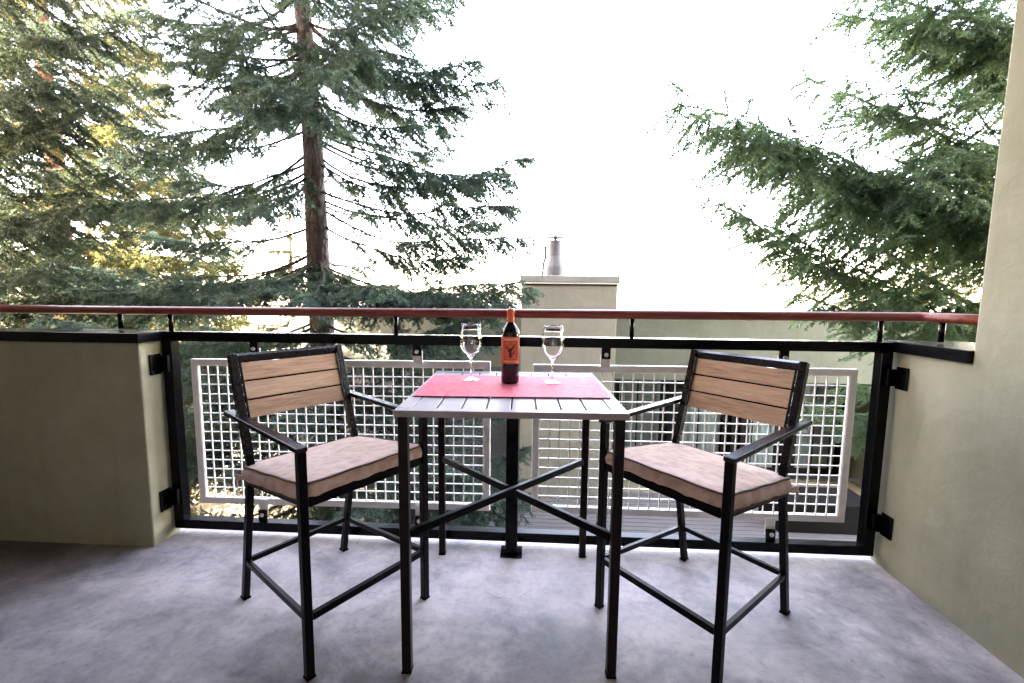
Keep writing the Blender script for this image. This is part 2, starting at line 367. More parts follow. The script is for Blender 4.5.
# right wall: low beside the railing, then full height
t = thing('side_wall', 'olive stucco wall rising to full height at the right of the balcony', 'wall', (XR+0.15, 1.0, 0))
w = MB(); ox, oy = XR+0.15, 1.0
pr = [(-1.6, -0.29), (2.115, -0.29), (2.115, 1.018), (1.73, 1.018), (1.73, 2.915), (-1.6, 2.915)]
a = [w.bm.verts.new((XR-ox, p[0]-oy, p[1])) for p in pr]; b = [w.bm.verts.new((1.95-ox, p[0]-oy, p[1])) for p in pr]
w.bm.faces.new(a); w.bm.faces.new(b[::-1])
for k in range(6): w.bm.faces.new((a[k], b[k], b[(k+1) % 6], a[(k+1) % 6]))
w.build('wall', M['stucco'], t, bevel=0.008)
MB().box(XR-0.02-ox, 1.97-ox, 1.728-oy, 2.119-oy, 1.019, 1.069).build('cap', M['cap_metal'], t, bevel=0.003)

# ------------------------------------------------------------------ railing
rl = thing('balcony_railing', 'black steel balcony railing with red wooden handrail and white wire mesh panels', 'railing', (0, DR, 0))
fx0, fx1 = -1.868, 1.628
f = MB()
f.box(fx0, fx1, -0.025, 0.025, 1.016, 1.064)
f.box(fx0+0.05, fx1-0.05, -0.025, 0.025, 0.032, 0.080)
f.box(fx0, fx0+0.05, -0.025, 0.025, 0.032, 1.016); f.box(fx1-0.05, fx1, -0.025, 0.025, 0.032, 1.016)
f.build('frame', M['black_metal'], rl, bevel=0.003)
# middle post standing on a plate
mp = MB().box(-0.134, -0.076, -0.092, -0.034, 0.008, 1.012).build('post', M['black_metal'], rl, bevel=0.003)
MB().box(-0.158, -0.052, -0.112, -0.014, 0.0, 0.0075).build('base_plate', M['black_metal'], mp, bevel=0.002)
# handrail: straight, mitred, then back along the right wall
hz0, hz1 = 1.166, 1.180
hr = MB().tube([(-3.197, 0, hz0-0.002), (fx0, 0, hz0), (0, 0, (hz0+hz1)/2), (1.690, 0, hz1-0.001), (1.735, -0.018, hz1), (1.752, -0.06, hz1), (1.765, -0.364, hz1)], 0.0215, 16).build('handrail', M['rail_wood'], rl, smooth=True)
for x, zb in ((-2.098, 1.073), (-1.833, 1.064), (-0.683, 1.064), (0.452, 1.064), (1.578, 1.064)):
    zt = hz0 + (hz1-hz0)*(x-fx0)/(fx1-fx0) - 0.012
    MB().tube([(x, 0, zb), (x, 0, zt)], 0.0105, 10).build('rail_post', M['black_metal'], rl, smooth=True)
for yy in (-0.10, -0.31):
    MB().tube([(1.755-yy*0.03, yy, 1.075), (1.755-yy*0.03, yy, hz1-0.012)], 0.0115, 10).build('rail_post', M['black_metal'], rl, smooth=True)
def mesh_panel(x0, x1, z0, z1, dz):
    yb, ye = 0.018, 0.040
    p = MB(); fwid = 0.034
    # slight tilt of the panel's top edge comes from dz
    def Z(z, x): return z + dz*(x-x0)/(x1-x0)
    nx = int(round((x1-x0-fwid*2)/0.0505)); nz = int(round((z1-z0-fwid*2)/0.0505))
    for k in range(nx+1):
        x = x0+fwid + (x1-x0-2*fwid)*k/nx
        p.bar((x, yb+0.008, Z(z0+0.01, x)), (x, yb+0.008, Z(z1-0.01, x)), 0.0052, 0.0062, (0, 1, 0))
    for k in range(nz+1):
        z = z0+fwid + (z1-z0-2*fwid)*k/nz
        p.bar((x0+0.01, yb+0.0145, Z(z, x0)), (x1-0.01, yb+0.0145, Z(z, x1)), 0.0052, 0.0062, (0, 1, 0))
    o = p.build('mesh_panel', M['white_metal'], rl)
    q = MB()
    q.bar((x0, (yb+ye)/2, Z(z1-fwid/2, x0)), (x1, (yb+ye)/2, Z(z1-fwid/2, x1)), ye-yb, fwid)
    q.bar((x0, (yb+ye)/2, Z(z0+fwid/2, x0)), (x1, (yb+ye)/2, Z(z0+fwid/2, x1)), ye-yb, fwid)
    q.box(x0, x0+fwid, yb+0.001, ye-0.001, z0+fwid*0.9, z1-fwid*0.9); q.box(x1-fwid, x1, yb+0.001, ye-0.001, z0+dz+fwid*0.9, z1+dz-fwid*0.9)
    q.build('panel_frame', M['white_metal'], o, bevel=0.003)
mesh_panel(-1.760, -0.222, 0.152, 0.921, 0.014)
mesh_panel(-0.012, 1.512, 0.168, 0.925, 0.006)
for x in (-1.405, -0.580, 0.335, 1.158):
    for zz, s in ((1.016, -1), (0.080, 1)):
        c = MB().box(x-0.021, x+0.021, -0.006, 0.006, min(zz, zz+s*0.056), max(zz, zz+s*0.056)).build('clip', M['black_metal'], rl, bevel=0.002)
        if s < 0: MB().box(x-0.023, x+0.023, 0.0075, 0.0125, 0.915, 0.985).build('clip', M['white_metal'], rl, bevel=0.001)
        else: MB().box(x-0.023, x+0.023, 0.0075, 0.0125, 0.11, 0.19).build('clip', M['white_metal'], rl, bevel=0.001)
        bz = zz+s*0.034
        MB().tube([(x, -0.006, bz), (x, -0.0155, bz)], 0.0105, 8).build('bolt', M['bolt'], c, bevel=0.002)
# brackets fixing the frame to the walls
for xa, s in ((XL, 1), (XR, -1)):
    for za, zb in ((0.853, 0.955), (0.155, 0.262)):
        bb = MB()
        bb.box(min(xa+s*0.001, xa+s*0.009), max(xa+s*0.001, xa+s*0.009), -0.098, -0.036, za, zb)
        bb.box(min(xa+s*0.009, xa+s*0.05), max(xa+s*0.009, xa+s*0.05), -0.046, -0.0255, za+0.012, zb-0.012)
        o = bb.build('bracket', M['black_metal'], rl, bevel=0.002)
        for z in (za+0.026, zb-0.026):
            MB().tube([(xa+s*0.009, -0.075, z), (xa+s*0.014, -0.075, z)], 0.008, 6).build('bolt', M['black_metal'], o)

# ------------------------------------------------------------------ bar table
TX, TY, TR = (-0.451+0.276)/2, (1.319+2.0355)/2, 0.0386
tb = thing('bar_table', 'square taupe slatted bar table with crossed braces between the two chairs', 'table', (TX, TY, 0), TR)
hx, hy, TZ = 0.3655, 0.360, 0.90
tp = MB(); bw = 0.034; sb_ = 0.048; th = 0.021
tp.box(-hx, hx, -hy, -hy+bw, TZ-th, TZ); tp.box(-hx, hx, hy-bw, hy, TZ-th, TZ)
tp.box(-hx, -hx+sb_, -hy+bw, hy-bw, TZ-th, TZ); tp.box(hx-sb_, hx, -hy+bw, hy-bw, TZ-th, TZ)
n = 8; x0 = -hx+sb_; sw = (2*hx-2*sb_)/n
for k in range(n):
    tp.box(x0+k*sw+0.0024, x0+(k+1)*sw-0.0024, -hy+bw+0.0005, hy-bw-0.0005, TZ-0.016, TZ-0.0012)
tp.build('tabletop', M['table_metal'], tb, bevel=0.002)
ap = MB()
for s in (-1, 1):
    ap.box(-hx+0.06, hx-0.06, s*(hy-0.13)-0.012, s*(hy-0.13)+0.012, TZ-0.034, TZ-th-0.0005)
    ap.box(s*(hx-0.035)-0.012, s*(hx-0.035)+0.012, -hy+0.07, hy-0.07, TZ-0.034, TZ-th-0.0005)
ap.build('apron', M['dark_metal'], tb, bevel=0.002)
LX, LY = hx-0.025, hy-0.024
for sx in (-1, 1):
    for sy in (-1, 1):
        L_ = MB().box(sx*LX-0.0155, sx*LX+0.0155, sy*LY-0.0155, sy*LY+0.0155, 0.006, TZ-th-0.0005).build('leg', M['brown_metal'], tb, bevel=0.003)
        MB().box(sx*LX-0.0168, sx*LX+0.0168, sy*LY-0.0168, sy*LY+0.0168, 0, 0.0058).build('foot_cap', M['black_metal'], L_, bevel=0.001)
for s in (-1, 1):
    zc = 0.480 + (0.0 if s > 0 else 0.0)
    if s > 0: pp = [((-LX+0.012, s*-LY+0.012, zc), (LX-0.012, s*LY-0.012, zc))]
    else: pp = [((-LX+0.012, LY-0.012, zc), (-0.018, 0.018, zc)), ((0.018, -0.018, zc), (LX-0.012, -LY+0.012, zc))]
    bm_ = MB()
    for a_, b_ in pp: bm_.bar(a_, b_, 0.019, 0.028)
    bm_.build('cross_brace', M['dark_metal'], tb, bevel=0.003)

# woven runner on the table
rn = MB(); NU = 40
r0, r1, rh = -0.172, 0.232, hx-0.016
pts = [(-rh + 2*rh*k/NU, 0.0014) for k in range(NU+1)]
top = [[rn.bm.verts.new((x, yy + 0.004*math.sin(x*5+yy), z+0.0015)) for x, z in pts] for yy in np.linspace(r0, r1, 9)]
for a_, b_ in zip(top, top[1:]):
    for k in range(len(pts)-1): rn.bm.faces.new((a_[k], a_[k+1], b_[k+1], b_[k]))
o = rn.build('table_runner', M['runner'])
o.location = (TX, TY, TZ); o.rotation_euler = (0, 0, TR)
md = o.modifiers.new('thick', 'SOLIDIFY'); md.thickness = 0.0018; md.offset = 1
tag(o, 'red woven runner lying across the slatted table under the bottle', 'table runner')
RT = TZ + 0.0052

# wine bottle
bt = thing('wine_bottle', 'dark wine bottle with orange label and copper neck foil on the red runner', 'bottle', (-0.103, 1.749, RT), 0.05)
MB().lathe([(0, 0.006), (0.022, 0.004), (0.031, 0), (0.0355, 0.004), (0.0365, 0.012), (0.0368, 0.19), (0.0362, 0.203), (0.033, 0.216), (0.026, 0.229), (0.0185, 0.239), (0.0148, 0.249), (0.0142, 0.262), (0.0140, 0.296), (0, 0.297)], 40).build('bottle_glass', M['bottle'], bt, smooth=True)
MB().lathe([(0.0146, 0.246), (0.0152, 0.2465), (0.0150, 0.262), (0.0146, 0.284), (0.0162, 0.2845), (0.0162, 0.296), (0.0152, 0.3005), (0, 0.301)], 32).build('neck_foil', M['capsule'], bt, smooth=True)
def curved(poly_uv, r, mb, sub=1):
    """polygon given in (u metres round the front, z) wrapped on radius r; front = -y"""
    vs_ = [mb.bm.verts.new((r*math.sin(u/r), -r*math.cos(u/r), z)) for u, z in poly_uv]
    mb.bm.faces.new(vs_)
def patch(mb, u0, u1, z0, z1, r, n):
    for k in range(n):
        ua, ub = u0+(u1-u0)*k/n, u0+(u1-u0)*(k+1)/n
        curved([(ua, z0), (ub, z0), (ub, z1), (ua, z1)], r, mb)
lm = MB(); patch(lm, -0.050, 0.050, 0.083, 0.190, 0.03715, 24); lb = lm.build('label', M['label'], bt)
for z0_, z1_ in ((0.090, 0.0955), (0.176, 0.184)):
    st_ = MB(); patch(st_, -0.026, 0.026, z0_, z1_, 0.0374, 10); st_.build('label_stripe', M['label_pale'], lb)
em = MB()
for u0_, u1_, z0_, z1_ in ((-0.027, -0.0255, 0.100, 0.170), (0.0255, 0.027, 0.100, 0.170), (-0.027, 0.027, 0.170, 0.1715), (-0.027, 0.027, 0.0985, 0.100)):
    patch(em, u0_, u1_, z0_, z1_, 0.0374, 8 if u1_-u0_ > 0.01 else 1)
r_ = 0.0376
for poly in ([(-0.004, 0.110), (0.005, 0.110), (0.0045, 0.130), (0.0035, 0.146), (-0.0035, 0.144), (-0.0045, 0.128)],       # trunk of the emblem
             [(-0.019, 0.103), (0.020, 0.103), (0.010, 0.116), (-0.009, 0.116)],
             [(-0.0045, 0.130), (-0.0035, 0.138), (-0.013, 0.148), (-0.017, 0.158), (-0.0185, 0.156), (-0.015, 0.143)],
             [(0.0042, 0.134), (0.004, 0.142), (0.011, 0.150), (0.014, 0.160), (0.017, 0.159), (0.0145, 0.147)],
             [(-0.008, 0.138), (0.008, 0.140), (0.010, 0.152), (0.002, 0.162), (-0.008, 0.155)],
             [(0.004, 0.118), (0.014, 0.126), (0.018, 0.136), (0.016, 0.137), (0.011, 0.128), (0.0042, 0.124)]):
    curved([(u_*1.12, 0.133+(z_-0.133)*1.12) for u_, z_ in poly], r_, em)
em.build('label_print', M['ink'], lb)

# wine glasses
def wine_glass(loc, label, rz):
    t = thing('wine_glass', label, 'glass', loc, rz, 'wine glasses on the table')
    outer = [(0.0, 0.0), (0.033, 0.0), (0.0345, 0.001), (0.033, 0.0028), (0.018, 0.0055), (0.0065, 0.011), (0.0042, 0.020), (0.0038, 0.055), (0.0042, 0.085), (0.0075, 0.096), (0.019, 0.106), (0.031, 0.122), (0.0385, 0.141), (0.0402, 0.158), (0.0385, 0.182), (0.0352, 0.208), (0.0335, 0.2335)]
    inner = [(0.0326, 0.2340), (0.0321, 0.2330), (0.0339, 0.208), (0.0372, 0.182), (0.0389, 0.158), (0.0372, 0.142), (0.0298, 0.1235), (0.018, 0.1085), (0.007, 0.1005), (0, 0.0990)]
    outer = [(r_*(1.16 if z_ > 0.09 else 1.0), z_) for r_, z_ in outer]; inner = [(r_*1.165, z_) for r_, z_ in inner]
    MB().lathe(outer+inner, 48).build('bowl', M['glass'], t, smooth=True)
wine_glass((-0.270, 1.795, RT), 'empty stemmed wine glass standing left of the bottle', 0)
wine_glass((0.068, 1.767, RT), 'empty stemmed wine glass standing right of the bottle', 1.0)

# ------------------------------------------------------------------ bar chairs (local: +y faces forward)
def rounded_outline(hx_, hy_, r, n=6, cy=0.0):
    out = []
    for sx, sy, a0 in ((1, 1, 0), (-1, 1, 90), (-1, -1, 180), (1, -1, 270)):
        for k in range(n+1):
            a_ = math.radians(a0+90*k/n)
            out.append((sx*(hx_-r)+r*math.cos(a_), cy+sy*(hy_-r)+r*math.sin(a_)))
    # add points along the straight edges
    res = []; m = len(out)
    for i in range(m):
        p, q_ = out[i], out[(i+1) % m]; L_ = math.hypot(q_[0]-p[0], q_[1]-p[1]); k_ = max(1, int(L_/0.02))
        for j in range(k_): res.append((p[0]+(q_[0]-p[0])*j/k_, p[1]+(q_[1]-p[1])*j/k_))
    return res

def cushion(parent, seed):
    rnd = random.Random(seed); h = 0.060; hx_, hy_ = 0.243, 0.242; cy = 0.045
    ol = rounded_outline(hx_, hy_, 0.03, 6, cy); n = len(ol)
    ph = [rnd.uniform(0, 6.28) for _ in range(8)]
    zc0 = 0.598; slope = 0.128                       # seat rises to the front
    def P(u, v, z): return Vector((u, v, zc0 + slope*(v-cy) + z))
    mb = MB(); rings = []
    def ring(scale, z, puff=0, wr=0):
        vs_ = []
        for i, (u, v) in enumerate(ol):
            s_ = i*0.02
            dz = 0.5*wr*(0.5*math.sin(s_*42+ph[0])+0.4*math.sin(s_*77+ph[1])+0.3*math.sin(s_*131+ph[2]))
            du = 1 + puff/0.24 + dz*3/0.24
            vs_.append(mb.bm.verts.new(P(u*scale*du, cy+(v-cy)*scale*du, z+dz)))
        rings.append(vs_)
    def ztop(sc_): return h/2 + 0.009*(1-sc_**4)
    cb = mb.bm.verts.new(P(0, cy, -h/2-0.004))
    for s_ in (0.5, 0.9, 0.985): ring(s_, -h/2-0.003*(1-s_))
    ring(1.0, -h/2+0.004, 0.001, 0.0008); ring(1.0, -h/4, 0.006, 0.0022); ring(1.0, 0, 0.008, 0.0028); ring(1.0, h/4, 0.006, 0.0022); ring(1.0, h/2-0.004, 0.001, 0.0008)
    for s_ in (0.985, 0.94, 0.86, 0.74, 0.6, 0.45, 0.3, 0.15): ring(s_, ztop(s_))
    ct = mb.bm.verts.new(P(0, cy, ztop(0)))
    for a_, b_ in zip(rings, rings[1:]):
        for k in range(n): mb.bm.faces.new((a_[k], a_[(k+1) % n], b_[(k+1) % n], b_[k]))
    for k in range(n):
        mb.bm.faces.new((cb, rings[0][(k+1) % n], rings[0][k])); mb.bm.faces.new((ct, rings[-1][k], rings[-1][(k+1) % n]))
    o = mb.build('seat_cushion', M['fabric'], parent, smooth=True)
    pp = MB()
    for z in (h/2-0.001, -h/2+0.001):
        pp.tube([P(u*1.004, cy+(v-cy)*1.004, z + 0.0012*math.sin(i*0.8+ph[3])) for i, (u, v) in enumerate(ol)], 0.0036, 6, closed=True)
    pp.build('piping', M['piping'], o, smooth=True)
    for sx in (-1, 1):
        ti = MB()
        c_ = P(sx*0.235, -0.196, -0.012)
        ti.tube([c_+Vector((sx*0.028*math.cos(a_), -0.004+0.032*math.sin(a_)*0.8, 0.012*math.sin(a_*2+1))) for a_ in np.linspace(0, 5.6, 12)], 0.006, 6)
        ti.tube([c_, c_+Vector((sx*0.02, -0.03, -0.018)), c_+Vector((sx*0.018, -0.034, -0.05))], [0.009, 0.007, 0.004], 6)
        ti.build('cushion_tie', M['fabric'], o, smooth=True)

def make_chair(label, loc, rz, seed):
    t = thing('bar_chair', label, 'chair', loc, rz, 'bar chairs at the table')
    wb, wf = 0.2215, 0.2455
    yT, zT, yS, zS, yF, yf = -0.297, 1.017, -0.172, 0.60, -0.294, 0.2836
    za0, za1 = 0.785, 0.767
    dm = M['dark_metal']; bmt = M['brown_metal']
    fw_ = 0.030
    def yback(z): return yS + (yF-yS)*(1-z/zS) if z < zS else yS + (yT-yS)*(z-zS)/(zT-zS)
    for s in (-1, 1):
        l = MB().path([(s*wb, yF, 0.006), (s*wb, yS, zS-0.012), (s*wb, yS, zS+0.012), (s*wb, yback(0.64), 0.64)], 0.030, 0.024, (1, 0, 0)).build('leg', dm, t, bevel=0.003)
        MB().box(s*wb-0.014, s*wb+0.014, yF-0.019, yF+0.019, 0, 0.0058).build('foot_cap', M['black_metal'], l)
        l = MB().box(s*wf-0.0135, s*wf+0.0135, yf-0.0135, yf+0.0135, 0.006, za1-0.001).build('leg', dm, t, bevel=0.003)
        MB().box(s*wf-0.0148, s*wf+0.0148, yf-0.0148, yf+0.0148, 0, 0.0058).build('foot_cap', M['black_metal'], l)
        MB().bar((s*(wf+0.002), yback(0.78)-0.065, za0+0.0085), (s*(wf+0.002), yf+0.018, za1+0.0085), 0.036, 0.017).build('armrest', M['arm_metal'], t, bevel=0.004)
    # back frame: two stiles and a top rail
    bf = MB()
    for s in (-1, 1): bf.bar((s*wb, yback(0.6405), 0.6405), (s*wb, yT, zT), 0.027, 0.032, (0, 1, 0))
    bf.bar((-wb+0.016, yT+0.003, zT-0.016), (wb-0.016, yT+0.003, zT-0.016), 0.026, 0.032, (0, 0.29, 1))
    for zg in (0.840, 0.912): bf.bar((-wb+0.0135, yback(zg)-0.006, zg), (wb-0.0135, yback(zg)-0.006, zg), 0.004, 0.022, (0, 0.29, 1))
    # light inner reveal strip of the frame
    for s in (-1, 1): bf.bar((s*(wb-0.020), yback(0.772)+0.012, 0.772), (s*(wb-0.020), yback(0.985)+0.012, 0.985), 0.007, 0.010, (0, 1, 0))
    bf.build('back_frame', M['arm_metal'], t, bevel=0.003)
    bs = MB(); z0_, z1_ = 0.768, 0.984; hgt = (z1_-z0_)/3
    for k in range(3):
        za_, zb_ = z0_+k*hgt+0.0018, z0_+(k+1)*hgt-0.0018
        zm = (za_+zb_)/2
        bs.bar((-wb+0.021, yback(zm)+0.004, zm), (wb-0.021, yback(zm)+0.004, zm), 0.014, zb_-za_, (0, yT-yS, zT-zS))
    bs.build('backrest', M['slat'], t, bevel=0.002)
    # seat frame under the cushion
    sf = MB()
    zb, zf = 0.548, 0.598
    for s in (-1, 1): sf.bar((s*(wf-0.012), yback(zb)-0.0, zb), (s*(wf-0.012), yf-0.017, zf), 0.022, 0.034)
    sf.bar((-wb+0.018, yback(zb), zb), (wb-0.018, yback(zb), zb), 0.022, 0.034)
    sf.bar((-wf+0.018, yf-0.002, zf), (wf-0.018, yf-0.002, zf), 0.022, 0.034)
    for k in range(6):
        yy = yback(zb)+0.04 + (yf-0.06-yback(zb))*k/5.0
        sf.bar((-wf+0.024, yy, zb+(zf-zb)*(yy-yback(zb))/(yf-yback(zb))+0.005), (wf-0.024, yy, zb+(zf-zb)*(yy-yback(zb))/(yf-yback(zb))+0.005), 0.045, 0.010)
    sf.build('seat_frame', dm, t, bevel=0.002)
    zr0, zr1 = 0.176, 0.205
    for s in (-1, 1):
        MB().bar((s*(wb+0.001), yback(zr0)+0.012, zr0), (s*(wf-0.002), yf-0.016, zr1), 0.017, 0.021).build('stretcher', dm, t, bevel=0.002)
    MB().bar((-wb+0.014, yback(zr0), zr0), (wb-0.014, yback(zr0), zr0), 0.017, 0.021).build('stretcher', dm, t, bevel=0.002)
    MB().bar((-wf+0.0165, yf, zr1+0.002), (wf-0.0165, yf, zr1+0.002), 0.020, 0.024).build('stretcher', dm, t, bevel=0.002)
    cushion(t, seed)
    return t
make_chair('bar chair left of the table, its slatted back towards the low wall', (-0.8197, 1.6447, 0), -0.6115-PI/2, 3)
make_chair('bar chair right of the table, its slatted back towards the full-height wall', (0.6493, 1.6778, 0), -2.4397-PI/2, 8)

# ------------------------------------------------------------------ neighbouring building
BY = 8.9
nb = thing('neighbor_building', 'low sage stucco building beyond the railing with flat roof and chimney stack', 'building', (1.0, BY, GZ))
class NB(MB):
    def wbox(s, x0, x1, y0, y1, z0, z1): return s.box(x0-1.0, x1-1.0, y0-BY, y1-BY, z0-GZ, z1-GZ)
w = NB()
w.wbox(-5.2, -0.30, BY, BY+9, GZ, 0.93)                       # left block
w.wbox(-0.30, 1.55, BY, BY+9, GZ, 0.93)
w.wbox(1.55, 9.0, BY, BY+0.3, -0.42, 0.93)                    # wall over the recess
w.wbox(1.55, 9.0, BY+1.5, BY+9, -0.42, 0.929)
w.wbox(7.2, 9.0, BY, BY+1.5, GZ, -0.423)
w.build('wall', M['stucco_far'], nb, bevel=0.01)
NB().wbox(1.553, 9.0, BY+0.30, BY+1.5, -0.43, -0.30).build('soffit', M['soffit'], nb)
NB().wbox(-5.25, 9.05, BY-0.05, BY+9.05, 0.931, 0.985).build('roof', M['flash_green'], nb, bevel=0.01)
cs = NB().wbox(-0.30, 1.548, BY-0.35, BY+1.6, GZ, 1.52).build('chimney_stack', M['stucco_chase'], nb, bevel=0.012)
fl = NB(); fl.wbox(-0.335, 1.585, BY-0.385, BY+1.635, 1.525, 1.655); fl.build('flashing', M['flash_green'], cs, bevel=0.008)
NB().wbox(-0.325, 1.575, BY-0.375, BY+1.625, 1.496, 1.5245).build('drip_edge', M['white_metal'], cs)
NB().wbox(-0.306, 1.556, BY-0.356, BY+1.606, 1.462, 1.4955).build('trim_strip', M['soffit'], cs)
px_, py_ = 0.37-1.0, 0.35
pipe = MB().lathe([(0, 1.655-GZ), (0.185, 1.656-GZ), (0.19, 1.86-GZ), (0.185, 1.88-GZ), (0.135, 2.08-GZ), (0.135, 2.40-GZ), (0, 2.401-GZ)], 24, (px_, py_)).build('chimney_pipe', M['pipe'], cs, smooth=False)
cp = MB(); cp.lathe([(0.0, 2.455-GZ), (0.21, 2.455-GZ), (0.20, 2.47-GZ), (0.03, 2.50-GZ), (0.02, 2.54-GZ), (0, 2.545-GZ)], 24, (px_, py_))
cp.tube([(px_, py_, 2.40-GZ), (px_, py_, 2.46-GZ)], 0.03, 8); cp.build('rain_cap', M['pipe'], pipe)
vp = MB(); vp.tube([(px_-0.26, py_+0.1, 1.655-GZ), (px_-0.235, py_+0.1, 1.95-GZ), (px_-0.20, py_+0.1, 2.06-GZ), (px_-0.20, py_+0.1, 2.28-GZ)], 0.03, 10)
vp.lathe([(0, 2.28-GZ), (0.07, 2.28-GZ), (0.06, 2.30-GZ), (0, 2.302-GZ)], 12, (px_-0.20, py_+0.1)); vp.build('vent_pipe', M['pipe'], cs)
NB().wbox(-5.21, -0.31, BY-0.03, BY-0.002, GZ, -0.20).build('siding', M['siding'], nb)
# recessed sliding doors with curtains
DY = BY+1.42
def sliding(x0, x1):
    fr = NB(); wz0, wz1 = GZ+0.07, -0.44
    fr.wbox(x0, x1, DY-0.03, DY+0.03, wz1-0.10, wz1); fr.wbox(x0, x1, DY-0.03, DY+0.03, wz0, wz0+0.10)
    fr.wbox(x0, x0+0.09, DY-0.03, DY+0.03, wz0+0.10, wz1-0.10); fr.wbox(x1-0.09, x1, DY-0.03, DY+0.03, wz0+0.10, wz1-0.10)
    xm = (x0+x1)/2; fr.wbox(xm-0.06, xm+0.06, DY-0.03, DY+0.03, wz0+0.10, wz1-0.10)
    o = fr.build('sliding_door', M['dark_frame'], nb)
    for a_, b_ in ((x0+0.09, xm-0.06), (xm+0.06, x1-0.09)):
        NB().wbox(a_, b_, DY-0.005, DY+0.005, wz0+0.10, wz1-0.10).build('pane', M['pane'], o)
    cu = NB(); k_ = 60; pts_ = []
    xs = [x0+0.1+(x1-x0-0.2)*i/k_ for i in range(k_+1)]
    open_ = (0.40, 0.62)
    for seg_ in ((0, int(k_*open_[0])), (int(k_*open_[1]), k_)):
        lo = [cu.bm.verts.new((xs[i]-1.0, DY-BY+0.055+0.02*math.sin(i*1.9)+0.012*math.sin(i*0.7), wz0-GZ)) for i in range(seg_[0], seg_[1]+1)]
        hi = [cu.bm.verts.new((v_.co.x, v_.co.y, wz1-GZ)) for v_ in lo]
        for i in range(len(lo)-1): cu.bm.faces.new((lo[i], lo[i+1], hi[i+1], hi[i]))
    c_ = cu.build('curtain', M['curtain'], o, smooth=True)
sliding(1.9, 4.5); sliding(4.62, 7.15)
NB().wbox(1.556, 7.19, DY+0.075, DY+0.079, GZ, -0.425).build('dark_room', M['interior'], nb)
NB().wbox(4.2, 4.36, BY+0.02, BY+0.18, GZ, -0.425).build('column', M['dark_frame'], nb)
NB().wbox(5.0, 7.15, BY+0.06, BY+0.10, -2.43, -2.37).build('guard_rail', M['dark_frame'], nb)

ch = thing('dark_cuboid', 'added dark cuboid standing in for an unidentified black panel on the grey deck beyond the right end of the railing', 'cuboid', (5.15, 7.9, GZ+0.07))  # added cuboid standing in for an unidentified black panel
MB().box(-0.85, 0.75, -0.35, 0.35, 0, 0.48).build('body', M['cuboid'], ch, bevel=0.01)
MB().box(-0.88, 0.78, -0.38, 0.38, 0.483, 0.54).build('top_slab', M['cuboid'], ch, bevel=0.012)

fe = thing('picket_fence', 'white picket fence in sunlight seen through the left mesh panel', 'fence', (-7.5, 9.6, GZ))
pk = MB()
x = -6.0
while x < 2.2:
    pk.box(x, x+0.09, -0.012, 0.012, 0.06, 1.72)
    v0 = [pk.bm.verts.new(p) for p in ((x, -0.012, 1.72), (x+0.09, -0.012, 1.72), (x+0.045, -0.012, 1.79), (x, 0.012, 1.72), (x+0.09, 0.012, 1.72), (x+0.045, 0.012, 1.79))]
    pk.bm.faces.new((v0[0], v0[1], v0[2])); pk.bm.faces.new((v0[5], v0[4], v0[3])); pk.bm.faces.new((v0[1], v0[4], v0[5], v0[2])); pk.bm.faces.new((v0[3], v0[0], v0[2], v0[5]))
    x += 0.135
pk.build('pickets', M['white_paint'], fe)
MB().box(-6.0, 2.2, 0.014, 0.05, 0.35, 0.43).box(-6.0, 2.2, 0.014, 0.05, 1.35, 1.43).build('fence_rail', M['white_paint'], fe)

# ------------------------------------------------------------------ conifers
def norm(v): return v/np.maximum(np.linalg.norm(v, axis=-1, keepdims=True), 1e-9)

